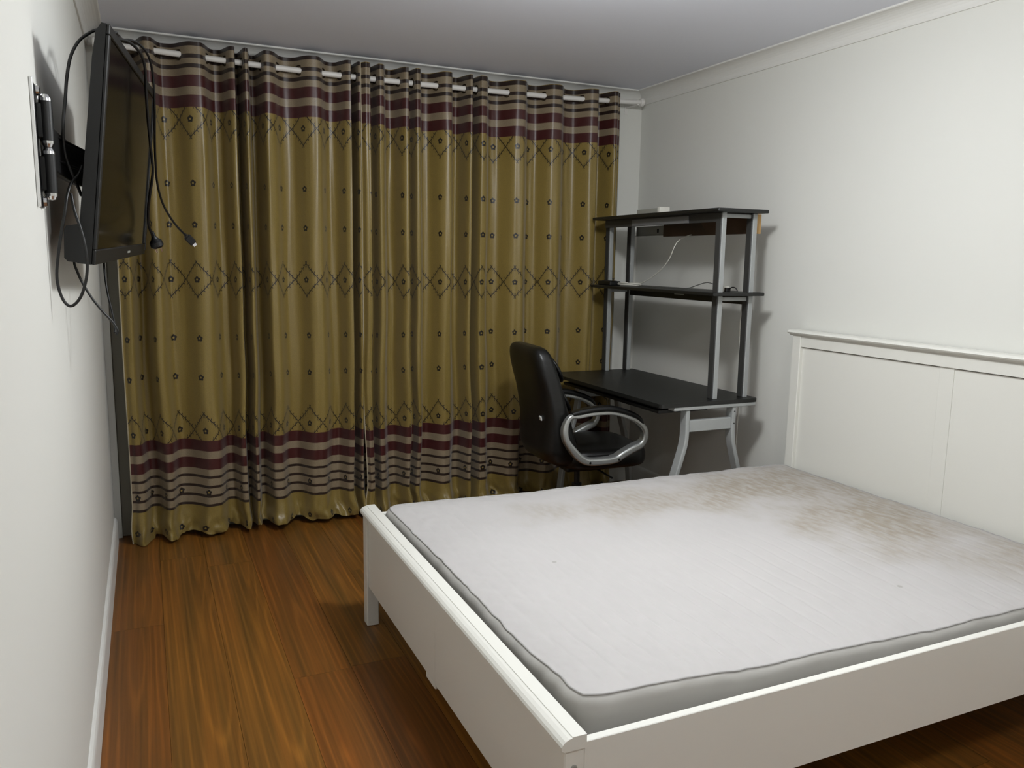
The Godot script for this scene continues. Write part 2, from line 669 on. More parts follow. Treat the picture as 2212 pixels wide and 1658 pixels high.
func build_trim() -> void:
	# coved cornice: x out from the wall, y up
	var pr := PackedVector2Array([Vector2(0, 0), Vector2(0, -COVE), Vector2(0.007, -COVE), Vector2(0.009, -COVE + 0.006)])
	for k in 9:
		var a := PI / 2 * k / 8.0
		pr.append(Vector2(COVE - 0.004 - (COVE - 0.014) * cos(a), -0.006 - (COVE - 0.016) + (COVE - 0.018) * sin(a)))
	pr.append(Vector2(COVE, -0.006))
	pr.append(Vector2(COVE, 0))
	var runs := [
		[Transform3D(Basis(Vector3(0, 0, 1), Vector3.UP, Vector3(-1, 0, 0)), Vector3(ROOM_W, ROOM_H, 0)), ROOM_W],
		[Transform3D(Basis(Vector3(-1, 0, 0), Vector3.UP, Vector3(0, 0, -1)), Vector3(ROOM_W, ROOM_H, ROOM_D)), ROOM_D],
		[Transform3D(Basis(Vector3(1, 0, 0), Vector3.UP, Vector3(0, 0, 1)), Vector3(0, ROOM_H, 0)), ROOM_D],
		[Transform3D(Basis(Vector3(0, 0, -1), Vector3.UP, Vector3(1, 0, 0)), Vector3(0, ROOM_H, ROOM_D)), ROOM_W],
	]
	for k in 4:
		var st := start()
		prism(st, pr, 0, runs[k][1], runs[k][0])
		structure("trim_%d" % (k + 1), st, M["trim_paint"])
	# skirting with a rounded top
	var sk := PackedVector2Array([Vector2(0, 0), Vector2(0.014, 0), Vector2(0.014, 0.1), Vector2(0.0125, 0.11), Vector2(0.009, 0.118), Vector2(0.004, 0.122), Vector2(0, 0.123)])
	var st2 := start()
	prism(st2, sk, 0.055, ROOM_D, Transform3D(Basis(Vector3(1, 0, 0), Vector3.UP, Vector3(0, 0, 1)), Vector3.ZERO))
	structure("baseboard_left", st2, M["trim_paint"])
	st2 = start()
	prism(st2, sk, 0, ROOM_D, Transform3D(Basis(Vector3(-1, 0, 0), Vector3.UP, Vector3(0, 0, -1)), Vector3(ROOM_W, 0, ROOM_D)))
	structure("baseboard_right", st2, M["trim_paint"])
	st2 = start()
	prism(st2, sk, 0.014, ROOM_W - 0.014, Transform3D(Basis(Vector3(0, 0, -1), Vector3.UP, Vector3(1, 0, 0)), Vector3(0, 0, ROOM_D)))
	structure("baseboard_front", st2, M["trim_paint"])


func build_window() -> void:
	var w := structure_root("window_1")
	var z0 := -0.1
	var z1 := -0.02
	for r in [["jamb", Vector3(0.03, 0, z0), Vector3(0.175, 2.285, z1)], ["jamb", Vector3(2.785, 0, z0), Vector3(2.83, 2.285, z1)], ["head_rail", Vector3(0.175, 2.24, z0), Vector3(2.785, 2.285, z1)], ["track", Vector3(0.175, 0.0, z0), Vector3(2.785, 0.04, z1)]]:
		var st := start()
		slab(st, r[1], r[2], 0.003)
		put(r[0], st, M["aluminium_frame"], w)
	for k in 2:
		var a := 0.175 + k * 1.28
		var b := a + 1.33
		var z := -0.085 + k * 0.024
		var st := start()
		slab(st, Vector3(a, 0.04, z - 0.01), Vector3(a + 0.05, 2.24, z + 0.012), 0.002)
		slab(st, Vector3(b - 0.05, 0.04, z - 0.01), Vector3(b, 2.24, z + 0.012), 0.002)
		slab(st, Vector3(a + 0.05, 0.04, z - 0.01), Vector3(b - 0.05, 0.11, z + 0.012), 0.002)
		slab(st, Vector3(a + 0.05, 2.19, z - 0.01), Vector3(b - 0.05, 2.24, z + 0.012), 0.002)
		var sash := put("sash", st, M["aluminium_frame"], w)
		st = start()
		slab(st, Vector3(a + 0.05, 0.11, z - 0.002), Vector3(b - 0.05, 2.19, z + 0.003), 0.0005)
		put("pane", st, M["glass"], sash)


# ---------------------------------------------------------------- bed

func build_bed() -> void:
	var o := Vector3(0.9, 0, 2.19)
	var t := thing("bed_frame", "white painted bed frame with low footboard and tall panelled headboard", "bed", o)
	var m: Material = M["bed_paint"]
	var zf := 1.374 - o.z
	var zn := 3.002 - o.z
	var st := start()
	# footboard, x measured from 0.90
	var fb := Node3D.new()
	fb.name = "footboard"
	t.add_child(fb)
	for s in [[zf + 0.05, -0.0008], [0.0008, zn - 0.05]]:
		st = start()
		slab(st, Vector3(0.012, 0.157, s[0]), Vector3(0.034, 0.436, s[1]), 0.0003)
		put("panel", st, m, fb)
	st = start()
	slab(st, Vector3(0.0121, 0.363, -0.001), Vector3(0.034, 0.436, 0.001), 0.0001)
	put("joint_strip", st, m, fb)
	st = start()
	slab(st, Vector3(0.0125, 0.138, -0.085), Vector3(0.033, 0.158, -0.0005), 0.003)
	put("centre_block", st, m, fb)
	st = start()
	var cap := PackedVector2Array([Vector2(0.052, 0.463), Vector2(0.02, 0.463), Vector2(0.019, 0.4612), Vector2(0.012, 0.4595), Vector2(0.004, 0.456), Vector2(-0.002, 0.4505), Vector2(-0.005, 0.445), Vector2(-0.005, 0.438), Vector2(0.003, 0.4335), Vector2(0.052, 0.4335)])
	prism(st, cap, zf - 0.008, zn + 0.004)
	put("top_rail", st, m, fb)
	for s in [[zf, "far"], [zn - 0.05, "near"]]:
		st = start()
		slab(st, Vector3(0.004, 0.0, s[0]), Vector3(0.05, 0.4335, s[0] + 0.05), 0.003)
		var leg := put("leg", st, m, fb)
		st = start()
		var out := 0.05 if s[1] == "near" else 0.0
		lathe(st, Vector3(0.026, 0.392, s[0] + out), PackedVector2Array([Vector2(0, -0.002), Vector2(0.0075, -0.002), Vector2(0.0075, 0.0012), Vector2(0.006, 0.0022), Vector2(0.0028, 0.0022), Vector2(0.0022, 0.0008), Vector2(0, 0.0008)]), 16, Basis(Vector3.RIGHT, PI / 2 if s[1] == "near" else -PI / 2))
		put("bolt", st, M["galvanised"], leg)
	# side rails
	for s in [zn - 0.022, zf + 0.03]:
		st = start()
		slab(st, Vector3(0.05, 0.232, s), Vector3(2.01, 0.4425, s + 0.02), 0.0015)
		var sr := put("side_rail", st, m, t)
		st = start()
		var inner: float = s - 0.025 if s > 0 else s + 0.02
		slab(st, Vector3(0.06, 0.25, inner), Vector3(2.0, 0.275, inner + 0.025), 0.001)
		put("ledge", st, M["slat_wood"], sr)
	for k in 14:
		st = start()
		slab(st, Vector3(0.1 + k * 0.138, 0.275, zf + 0.055), Vector3(0.17 + k * 0.138, 0.293, zn - 0.03), 0.002)
		put("slat", st, M["slat_wood"], t)
	# headboard against the right wall
	var hb := Node3D.new()
	hb.name = "headboard"
	t.add_child(hb)
	var x0 := 2.012
	var hz := 1.445 - o.z
	var hn := 3.06 - o.z
	for s in [hz, hn - 0.05]:
		st = start()
		slab(st, Vector3(x0, 0, s), Vector3(x0 + 0.05, 1.072, s + 0.05), 0.0025)
		put("post", st, m, hb)
	st = start()
	slab(st, Vector3(x0 + 0.006, 1.022, hz + 0.05), Vector3(x0 + 0.046, 1.072, hn - 0.05), 0.001)
	put("crossbar", st, m, hb)
	st = start()
	var hcap := PackedVector2Array([Vector2(x0 + 0.056, 1.072), Vector2(x0 + 0.056, 1.096), Vector2(x0 - 0.006, 1.096), Vector2(x0 - 0.016, 1.0925), Vector2(x0 - 0.02, 1.087), Vector2(x0 - 0.016, 1.082), Vector2(x0 - 0.002, 1.077), Vector2(x0, 1.072)])
	prism(st, hcap, hz - 0.018, hn + 0.018)
	put("top_rail", st, m, hb)
	st = start()
	slab(st, Vector3(x0 + 0.008, 0.2, hz + 0.05), Vector3(x0 + 0.044, 0.3, hn - 0.05), 0.001)
	put("crossbar", st, m, hb)
	var mid := 2.235 - o.z
	st = start()
	slab(st, Vector3(x0 + 0.0135, 0.3, mid - 0.03), Vector3(x0 + 0.04, 1.022, mid + 0.03), 0.001)
	put("stile", st, m, hb)
	for s in [[hz + 0.05, mid - 0.03], [mid + 0.03, hn - 0.05]]:
		st = start()
		slab(st, Vector3(x0 + 0.016, 0.3, s[0]), Vector3(x0 + 0.034, 1.0185, s[1]), 0.0008)
		put("panel", st, m, hb)


func build_mattress() -> void:
	var c := Vector3(1.9, 0.293, 2.19)
	var t := thing("mattress", "grey white quilted mattress with yellowed patches near the headboard", "mattress", c)
	var x0 := 0.982 - c.x
	var x1 := 2.902 - c.x
	var z0 := 1.432 - c.z
	var z1 := 2.925 - c.z
	var nx := 400
	var nz := 110
	var n1 := noise(61, 1.0, 2)
	# the seam: how far in, and how high, the edge of the cover runs
	var edge_y := func(x: float, z: float) -> float:
		var fx := (x - x0) / (x1 - x0)
		var fz := (z - z0) / (z1 - z0)
		var y := 0.462 - 0.006 * fx
		var near := smoothstep(0.75, 1.0, fz)
		y += near * (0.026 * (1.0 - smoothstep(0.0, 0.3, fx)) - 0.016 * smoothstep(0.3, 0.6, fx))
		y += (1.0 - smoothstep(0.0, 0.12, fx)) * (-0.014 * sin(PI * clampf(fz, 0, 1)))
		y += (1.0 - smoothstep(0.0, 0.12, fz)) * 0.01 * (1.0 - smoothstep(0.0, 0.3, fx))
		y += 0.004 * n1.get_noise_2d(x * 3.0, z * 3.0) + 0.002 * n1.get_noise_2d(x * 14.0, z * 14.0)
		return y - c.y
	var bound := func(fx: float, fz: float) -> Vector3:
		# rounded corners and an edge bowed in beside the footboard
		var x := lerpf(x0, x1, fx)
		var z := lerpf(z0, z1, fz)
		var bow := 0.026 * pow(sin(PI * clampf(fz, 0, 1)), 0.8) * (1.0 - smoothstep(0.0, 0.25, fx))
		var dx := minf(x - x0, x1 - x)
		var dz := minf(z - z0, z1 - z)
		var r := 0.05
		if dx < r and dz < r:
			var q := Vector2(r - dx, r - dz)
			var l := maxf(q.x, q.y)
			if q.length() > 0.0:
				var s := l / q.length()
				q = q.lerp(q * s, 0.85)
			x = (x0 + r - q.x) if x - x0 < r else (x1 - r + q.x)
			z = (z0 + r - q.y) if z - z0 < r else (z1 - r + q.y)
		x += bow + 0.004 * n1.get_noise_1d(z * 9.0) * (1.0 - smoothstep(0.0, 0.2, fx))
		z += 0.004 * n1.get_noise_1d(x * 6.0 + 30.0)
		return Vector3(x, 0, z)
	var p := []
	var uv := []
	for j in nz + 1:
		var fz := float(j) / nz
		fz = lerpf(fz, 0.5 - 0.5 * cos(PI * fz), 0.7)
		var row := PackedVector3Array()
		var ruv := PackedVector2Array()
		for i in nx + 1:
			var fx := float(i) / nx
			var b: Vector3 = bound.call(fx, fz)
			var ey: float = edge_y.call(b.x, b.z)
			var inset := minf(minf(fx * 1.92, (1.0 - fx) * 1.92), minf(fz, 1.0 - fz) * 1.49)
			var puff := 1.0 - exp(-inset / 0.045)
			var y := ey + 0.011 * puff
			y = lerpf(y, 0.474 - c.y + 0.004 * n1.get_noise_2d(b.x * 1.4, b.z * 1.4), smoothstep(0.0, 0.5, inset))
			# quilting channels run across the bed, best seen by the foot and the near side
			var wob := 0.012 * n1.get_noise_2d(b.x * 4.0 + 5.0, b.z * 2.0)
			var ph := fposmod((b.x + wob) / 0.058, 1.0) - 0.5
			var seen := 0.35 + 0.65 * clampf(0.5 + 1.3 * n1.get_noise_2d(b.x * 1.2 + 8.0, b.z * 1.5), 0.0, 1.0)
			seen *= 0.35 + 0.65 * smoothstep(0.45, 0.95, fz)
			y -= 0.0032 * seen * puff * exp(-ph * ph / 0.006)
			y += 0.0009 * puff * n1.get_noise_2d(b.x * 5.0, b.z * 3.0)
			row.append(Vector3(b.x, y, b.z))
			ruv.append(Vector2(fx, fz))
		p.append(row)
		uv.append(ruv)
	var st := start()
	sheet(st, p, uv, Vector3.UP)
	put("top_cover", st, M["mattress_cloth"], t)
	# border band from the seam down
	var loop := PackedVector3Array()
	for i in range(0, nx, 4):
		loop.append(p[0][i])
	for j in nz:
		loop.append(p[j][nx])
	for i in range(nx, 0, -4):
		loop.append(p[nz][i])
	for j in range(nz, 0, -1):
		loop.append(p[j][0])
	var mid := Vector3((x0 + x1) / 2, 0, (z0 + z1) / 2)
	var band := []
	var prof := [[0.0, 0.0], [0.009, -0.006], [0.017, -0.02], [0.0185, -0.045], [0.014, -0.08], [0.012, -0.12], [0.004, 0.0]]
	for k in prof.size():
		var row := PackedVector3Array()
		for i in loop.size() + 1:
			var q := loop[i % loop.size()]
			var prev := loop[(i - 1 + loop.size()) % loop.size()]
			var next := loop[(i + 1) % loop.size()]
			var tan := next - prev
			var nrm := Vector3(tan.z, 0, -tan.x).normalized()
			if nrm.dot(q - mid) < 0.0:
				nrm = -nrm
			var push: float = prof[k][0]
			if k in [1, 2, 3]:
				push += 0.003 * n1.get_noise_2d(q.x * 7.0 + k, q.z * 7.0)
			var y: float = q.y + prof[k][1]
			if k >= 5:
				y = 0.04 if k == 5 else 0.0
			row.append(Vector3(q.x + nrm.x * push, y, q.z + nrm.z * push))
		band.append(row)
	st = start()
	sheet(st, band, [], Vector3.ZERO)
	put("border", st, M["mattress_side"], t)
	var line := PackedVector3Array()
	for q in loop:
		line.append(q + Vector3(0, 0.0005, 0))
	st = start()
	tube(st, line, 0.0027, 6, true)
	put("piping", st, M["piping"], t)


# ---------------------------------------------------------------- curtains

func build_curtains() -> void:
	var zr := 0.12
	# rod, sagging a little in the middle
	var t := thing("curtain_rod", "thin white curtain rod across the top of the window", "curtain rod", Vector3(1.49, 2.3, zr))
	var line := smooth([Vector3(-1.445, 0.016, 0), Vector3(-1.2, 0.008, 0), Vector3(-0.6, -0.009, 0), Vector3(0.0, -0.012, 0), Vector3(0.5, -0.007, 0), Vector3(1.0, 0.002, 0), Vector3(1.41, 0.02, 0)], 8)
	var st := start()
	tube(st, line, 0.0135, 16)
	put("pole", st, M["rod_white"], t)
	for s in [-1, 1]:
		var e := Vector3(-1.445, 0.016, 0) if s < 0 else Vector3(1.41, 0.02, 0)
		st = start()
		lathe(st, e, PackedVector2Array([Vector2(0, -0.012), Vector2(0.02, -0.012), Vector2(0.024, -0.006), Vector2(0.024, 0.006), Vector2(0.02, 0.012), Vector2(0, 0.014)]), 24, Basis(Vector3.BACK, -PI / 2 * s))
		put("finial", st, M["rod_white"], t)
		st = start()
		var bx: float = e.x - s * 0.03
		slab(st, Vector3(bx - 0.006, e.y - 0.02, -zr + COVE * 0.0), Vector3(bx + 0.006, e.y - 0.0135, 0.012), 0.001)
		slab(st, Vector3(bx - 0.012, e.y - 0.055, -zr), Vector3(bx + 0.012, e.y - 0.005, -zr + 0.004), 0.001)
		put("bracket", st, M["rod_white"], t)
	var f := 0.0
	var l_ext := [[0.085, 0.02], [0.125, 0.045], [0.178, -0.085], [0.25, 0.05], [0.318, -0.045], [0.46, 0.055], [0.55, -0.06], [0.618, 0.052], [0.642, -0.085], [0.672, 0.055], [0.716, -0.09], [0.768, 0.052], [0.87, -0.045], [0.99, 0.052], [1.088, -0.045], [1.166, 0.05], [1.187, -0.08], [1.212, 0.042], [1.24, -0.03], [1.262, -0.035]]
	var r_ext := [[1.222, 0.03], [1.245, 0.055], [1.262, 0.052], [1.285, -0.05], [1.318, 0.05], [1.39, -0.06], [1.46, 0.05], [1.487, -0.03], [1.512, 0.05], [1.58, -0.05], [1.682, 0.052], [1.76, -0.065], [1.812, 0.052], [1.836, -0.065], [1.872, 0.052], [1.975, -0.05], [2.1, 0.052], [2.208, -0.045], [2.318, 0.05], [2.442, -0.045], [2.568, 0.05], [2.64, -0.06], [2.7, 0.05], [2.74, 0.02]]
	curtain("gold satin eyelet curtain with maroon stripes, left panel beside the television", l_ext, 31, 0.0, 0.3)
	curtain("gold satin eyelet curtain with maroon stripes, right panel behind the office chair", r_ext, 37, -0.008, 0.05 + f)


func curtain(label: String, ext: Array, seed_: int, drop: float, phase: float) -> void:
	var zr := 0.12
	var c := Vector3((ext[0][0] + ext[ext.size() - 1][0]) / 2, 0, zr)
	var t := thing("curtain", label, "curtain", c, "striped gold curtains")
	var n1 := noise(seed_, 1.0, 2)
	# the folds along the rod
	var xs := PackedFloat32Array()
	var zs := PackedFloat32Array()
	var holes := []
	for i in ext.size() - 1:
		var a: Array = ext[i]
		var b: Array = ext[i + 1]
		var steps := 20
		for k in steps + (1 if i == ext.size() - 2 else 0):
			var f := float(k) / steps
			var g := lerpf(f, f * f * (3.0 - 2.0 * f), 0.75)
			var w := 0.5 - 0.5 * cos(PI * g)
			xs.append(lerpf(a[0], b[0], f))
			zs.append(lerpf(a[1], b[1], w))
		if a[1] * b[1] < 0.0:
			var f: float = acos(clampf(1.0 - 2.0 * (a[1] / (a[1] - b[1])), -1, 1)) / PI
			holes.append([lerpf(a[0], b[0], f), b[0] - a[0], b[1] - a[1]])
	var n := xs.size()
	var s := PackedFloat32Array([0.0])
	for i in range(1, n):
		s.append(s[i - 1] + Vector2(xs[i] - xs[i - 1], zs[i] - zs[i - 1]).length())
	var rows := 110
	var p := []
	var uv := []
	for j in rows + 1:
		var v := float(j) / rows
		v = lerpf(v, pow(v, 0.75), 0.4)
		var row := PackedVector3Array()
		var ruv := PackedVector2Array()
		for i in n:
			var hem := 0.012 + 0.03 * clampf(0.5 + n1.get_noise_1d(xs[i] * 5.0 + 3.0), 0.0, 1.0)
			if xs[i] < 0.18:
				hem = 0.004
			var y := lerpf(2.355, hem, v)
			var low := 1.0 - smoothstep(0.0, 1.9, y)
			var foot := 1.0 - smoothstep(0.0, 0.2, y)
			var z := zs[i] * (1.0 + 0.25 * low * n1.get_noise_2d(xs[i] * 3.0, y * 0.5) - 0.1 * low)
			z += 0.014 * low * n1.get_noise_2d(xs[i] * 7.0 + 20.0, y * 1.1)
			z += 0.006 * n1.get_noise_2d(xs[i] * 16.0, y * 0.8 + 7.0) * smoothstep(0.0, 0.4, 2.3 - y)
			# the foot of the cloth kicks out and crumples on the floor
			z += foot * foot * (0.03 + 0.05 * n1.get_noise_2d(xs[i] * 6.0 + 50.0, y * 3.0) + 0.03 * n1.get_noise_2d(xs[i] * 17.0, y * 14.0))
			var x := xs[i] + 0.022 * low * n1.get_noise_2d(xs[i] * 2.5 + 11.0, y * 0.9)
			x += foot * 0.03 * n1.get_noise_2d(xs[i] * 5.0 + 70.0, y * 4.0)
			x = maxf(x, 0.06)
			z = maxf(z, -0.095)
			row.append(Vector3(x - c.x, y, z))
			ruv.append(Vector2(s[i] / 0.15 + phase, (2.36 + drop - y * (1.0 if y > 0.2 else 1.0)) / 2.4))
		p.append(row)
		uv.append(ruv)
	var st := start()
	sheet(st, p, uv, Vector3.BACK)
	put("cloth", st, M["curtain_fabric"], t)
	var lead := PackedVector3Array()
	for row in p:
		lead.append(row[0])
	st = start()
	tube(st, lead, 0.0028, 6)
	put("side_hem", st, M["hem_tape"], t)
	for h in holes:
		var d := Vector3(h[1], 0, h[2] * 1.2).normalized()
		var axis := Vector3(-d.z, 0, d.x)
		var pts := PackedVector3Array()
		var g: float = h[0] - 1.49
		var sag := 2.3 - 0.012 + 0.012 * g * g
		for k in 20:
			var a := TAU * k / 20.0
			pts.append(Vector3(h[0] - c.x, sag, 0) + (d * cos(a) + Vector3.UP * sin(a)) * 0.0205)
		st = start()
		sweep(st, pts, rounded(0.008, 0.005, 0.002, 2), axis, true)
		put("eyelet", st, M["eyelet"], t)


# ---------------------------------------------------------------- desk

func build_desk() -> void:
	var o := Vector3(2.565, 0, 0.76)
	var t := thing("computer_desk", "black computer desk with silver legs and a two shelf hutch", "desk", o)
	# everything below is measured in the room, then moved by -o
	var st := start()
	var top := PackedVector2Array([Vector2(2.31, 0.21), Vector2(2.845, 0.21), Vector2(2.845, 1.3), Vector2(2.835, 1.315), Vector2(2.82, 1.318), Vector2(2.305, 1.318), Vector2(2.293, 1.312), Vector2(2.288, 1.3), Vector2(2.288, 0.24), Vector2(2.295, 0.216)])
	var flat := Transform3D(Basis(Vector3.RIGHT, Vector3(0, 0, 1), Vector3(0, -1, 0)), Vector3(0, 0.76, 0) - o)
	prism(st, top, 0.0, 0.018, flat)
	put("desktop", st, M["black_laminate"], t)
	st = start()
	slab(st, Vector3(2.32, 0.705, 0.32) - o, Vector3(2.6, 0.72, 1.25) - o, 0.001)
	var tray := put("keyboard_tray", st, M["black_edge"], t)
	for q in [2.34, 2.588]:
		st = start()
		slab(st, Vector3(q, 0.72, 0.36) - o, Vector3(q + 0.012, 0.742, 1.22) - o, 0.001)
		put("runner", st, M["black_edge"], tray)
	for z in [1.288, 0.27]:
		var fr := Node3D.new()
		fr.name = "end_frame"
		t.add_child(fr, true)
		var bar := start()
		slab(bar, Vector3(2.362, 0.724, z - 0.025) - o, Vector3(2.832, 0.742, z + 0.029) - o, 0.003)
		put("top_bar", bar, M["silver_paint"], fr)
		for s in [-1, 1]:
			var cx := 2.577
			var pts := [Vector3(cx + s * 0.133, 0.722, z), Vector3(cx + s * 0.133, 0.66, z), Vector3(cx + s * 0.133, 0.605, z), Vector3(cx + s * 0.14, 0.55, z), Vector3(cx + s * 0.162, 0.475, z), Vector3(cx + s * 0.19, 0.38, z), Vector3(cx + s * 0.222, 0.22, z), Vector3(cx + s * 0.242, 0.03, z)]
			for k in pts.size():
				pts[k] -= o
			var lg := start()
			sweep(lg, smooth(pts, 4), rounded(0.022, 0.05, 0.006, 3), Vector3.BACK)
			var leg := put("leg", lg, M["silver_paint"], fr)
			lg = start()
			lathe(lg, Vector3(cx + s * 0.242, 0.0, z) - o, PackedVector2Array([Vector2(0, 0), Vector2(0.024, 0), Vector2(0.026, 0.006), Vector2(0.022, 0.03), Vector2(0, 0.032)]), 16)
			put("foot", lg, M["black_plastic"], leg)
		bar = start()
		slab(bar, Vector3(2.455, 0.618, z - 0.008) - o, Vector3(2.699, 0.673, z + 0.018) - o, 0.003)
		put("cross_plate", bar, M["silver_paint"], fr)
		if z > 1:
			for q in [0.702, 0.645]:
				bar = start()
				lathe(bar, Vector3(2.71, q, z + 0.025) - o, PackedVector2Array([Vector2(0, 0), Vector2(0.004, 0), Vector2(0.0035, 0.0015), Vector2(0, 0.002)]), 10, Basis(Vector3.RIGHT, PI / 2))
				put("screw", bar, M["dark_grey_paint"], fr)
	# hutch posts: silver outer half, darker inner half
	for q in [[2.612, 1.268], [2.79, 1.268], [2.645, 0.235], [2.79, 0.235]]:
		st = start()
		slab(st, Vector3(q[0] - 0.008, 0.76, q[1] + 0.006) - o, Vector3(q[0] + 0.016, 1.626, q[1] + 0.014) - o, 0.002)
		var post := put("hutch_post", st, M["silver_paint"], t)
		st = start()
		slab(st, Vector3(q[0] - 0.01, 0.76, q[1] - 0.032) - o, Vector3(q[0] + 0.014, 1.626, q[1] + 0.006) - o, 0.002)
		put("channel", st, M["dark_grey_paint"], post)
	# shelves
	st = start()
	slab(st, Vector3(2.545, 1.626, 0.2) - o, Vector3(2.835, 1.642, 1.325) - o, 0.003)
	put("shelf", st, M["black_laminate"], t)
	st = start()
	slab(st, Vector3(2.545, 1.246, 0.2) - o, Vector3(2.842, 1.262, 1.32) - o, 0.003)
	put("shelf", st, M["black_laminate"], t)
	# rails
	st = start()
	slab(st, Vector3(2.605, 1.584, 0.245) - o, Vector3(2.619, 1.626, 1.26) - o, 0.001)
	var fr2 := put("shelf_rail", st, M["dark_grey_paint"], t)
	st = start()
	slab(st, Vector3(2.599, 1.5845, 0.53) - o, Vector3(2.6045, 1.619, 1.03) - o, 0.0008)
	put("plate", st, M["rail_plate"], fr2)
	st = start()
	slab(st, Vector3(2.784, 1.203, 0.245) - o, Vector3(2.798, 1.246, 1.26) - o, 0.001)
	var rr := put("shelf_rail", st, M["black_laminate"], t)
	st = start()
	slab(st, Vector3(2.7815, 1.2265, 0.69) - o, Vector3(2.784, 1.2335, 0.775) - o, 0.0005)
	put("badge", st, M["galvanised"], rr)
	for q in [1.612, 1.23]:
		for e in [[2.628, 1.256], [2.661, 0.214]]:
			st = start()
			slab(st, Vector3(e[0], q - 0.009, e[1]) - o, Vector3(2.78, q + 0.009, e[1] + 0.012) - o, 0.001)
			put("end_bar", st, M["silver_paint"], t)


# ---------------------------------------------------------------- chair

func build_chair() -> void:
	var t := thing("office_chair", "black leather office chair with silver loop arms pulled up to the desk", "chair", Vector3(2.215, 0, 0.69))
	t.rotation.y = deg_to_rad(-4.0)
	# forward is +x, the near side is +z
	var st := start()
	var back := []
	var spine := [[0.375, -0.1, 0.03, 0.13], [0.385, -0.125, 0.075, 0.185], [0.41, -0.155, 0.095, 0.212], [0.46, -0.17, 0.1, 0.226], [0.52, -0.178, 0.088, 0.23], [0.6, -0.19, 0.075, 0.231], [0.68, -0.208, 0.066, 0.231], [0.76, -0.228, 0.062, 0.229], [0.832, -0.25, 0.062, 0.226], [0.886, -0.266, 0.06, 0.22], [0.926, -0.277, 0.056, 0.212], [0.951, -0.284, 0.05, 0.2], [0.968, -0.288, 0.04, 0.182], [0.978, -0.29, 0.026, 0.155], [0.982, -0.291, 0.01, 0.12]]
	var py := []
	for s in spine:
		py.append(Vector3(s[0], s[1], 0))
	for i in spine.size() - 1:
		for k in 3:
			var f := k / 3.0
			var a: Array = spine[i]
			var b: Array = spine[i + 1]
			back.append([Vector3(lerpf(a[1], b[1], f), lerpf(a[0], b[0], f), 0), lerpf(a[2], b[2], f), lerpf(a[3], b[3], f)])
	padded(st, back, 3.6, 56)
	var br := put("backrest", st, M["leather"], t)
	# cushion panels on the front of the backrest
	for q in [[0.56, -0.122, 0.09], [0.72, -0.152, 0.075], [0.87, -0.196, 0.075]]:
		st = start()
		var sec := []
		for k in 9:
			var a := -PI / 2 + PI * k / 8.0
			sec.append([Vector3(q[1] - 0.05 * sin(a) * q[2] / 0.09, q[0] + q[2] * sin(a), 0), 0.018 * cos(a) + 0.002, 0.18 * pow(cos(a), 0.35) + 0.002])
		padded(st, sec, 3.0, 32)
		put("cushion", st, M["leather"], br)
	st = start()
	box(st, Vector3(-0.268, 0.626, 0.13), Vector3(0.008, 0.024, 0.024), 0.003, Basis(Vector3.BACK, deg_to_rad(14)))
	var lg := put("emblem", st, M["logo_silver"], br)
	lg.set_meta("label", "small silver emblem on the back")
	# seat
	st = start()
	var seat := []
	for k in 13:
		var a := -PI / 2 + PI * k / 12.0
		var w := pow(maxf(cos(a), 0.0), 0.4)
		seat.append([Vector3(0.075, 0.415 + 0.048 * sin(a), 0), 0.24 * (0.8 + 0.2 * w) * (1.0 if k > 0 and k < 12 else 0.9), 0.245 * (0.8 + 0.2 * w)])
	padded(st, seat, 4.5, 48)
	put("seat", st, M["leather"], t)
	# arms
	var loop := [[2.04, 0.651], [2.014, 0.603], [2.018, 0.546], [2.048, 0.498], [2.09, 0.452], [2.138, 0.427], [2.222, 0.424], [2.288, 0.43], [2.327, 0.45], [2.381, 0.476], [2.429, 0.496], [2.45, 0.528], [2.445, 0.571], [2.402, 0.614], [2.333, 0.645], [2.252, 0.664], [2.16, 0.663], [2.089, 0.654]]
	for s in [1, -1]:
		var arm := Node3D.new()
		arm.name = "arm"
		t.add_child(arm, true)
		var pts := []
		for q in loop:
			pts.append(Vector3(q[0] - 2.212, q[1], s * 0.268))
		var line := smooth(pts, 5, true)
		st = start()
		var sc := PackedFloat32Array()
		for k in line.size():
			sc.append(1.25 if line[k].y < 0.5 else (1.0 if line[k].y < 0.62 else 0.72))
		sweep(st, line, rounded(0.03, 0.046, 0.01, 4), Vector3.BACK, true, soften(sc))
		put("loop", st, M["chair_silver"], arm)
		st = start()
		var pad := []
		for q in [[2.435, 0.585], [2.405, 0.628], [2.335, 0.66], [2.252, 0.679], [2.16, 0.679], [2.085, 0.669], [2.05, 0.66]]:
			pad.append(Vector3(q[0] - 2.212, q[1] + 0.006, s * 0.268))
		var pl := smooth(pad, 5)
		var ps := PackedFloat32Array()
		for k in pl.size():
			ps.append(0.55 + 0.45 * pow(sin(PI * clampf((k + 0.6) / (pl.size() + 0.2), 0, 1)), 0.5))
		sweep(st, pl, rounded(0.026, 0.058, 0.011, 3), Vector3.BACK, false, ps)
		put("arm_pad", st, M["black_plastic"], arm)
		for q in [[2.142, 0.424], [2.3, 0.43]]:
			st = start()
			lathe(st, Vector3(q[0] - 2.212, q[1], s * 0.296), PackedVector2Array([Vector2(0, 0), Vector2(0.0065, 0), Vector2(0.0055, 0.002), Vector2(0, 0.002)]), 12, Basis(Vector3.RIGHT, PI / 2 * s))
			put("bolt", st, M["black_plastic"], arm)
		st = start()
		slab(st, Vector3(-0.06, 0.405, s * 0.2), Vector3(0.09, 0.445, s * 0.262), 0.003)
		put("arm_bracket", st, M["black_plastic"], arm)
	# mechanism, gas lift, star base, castors
	st = start()
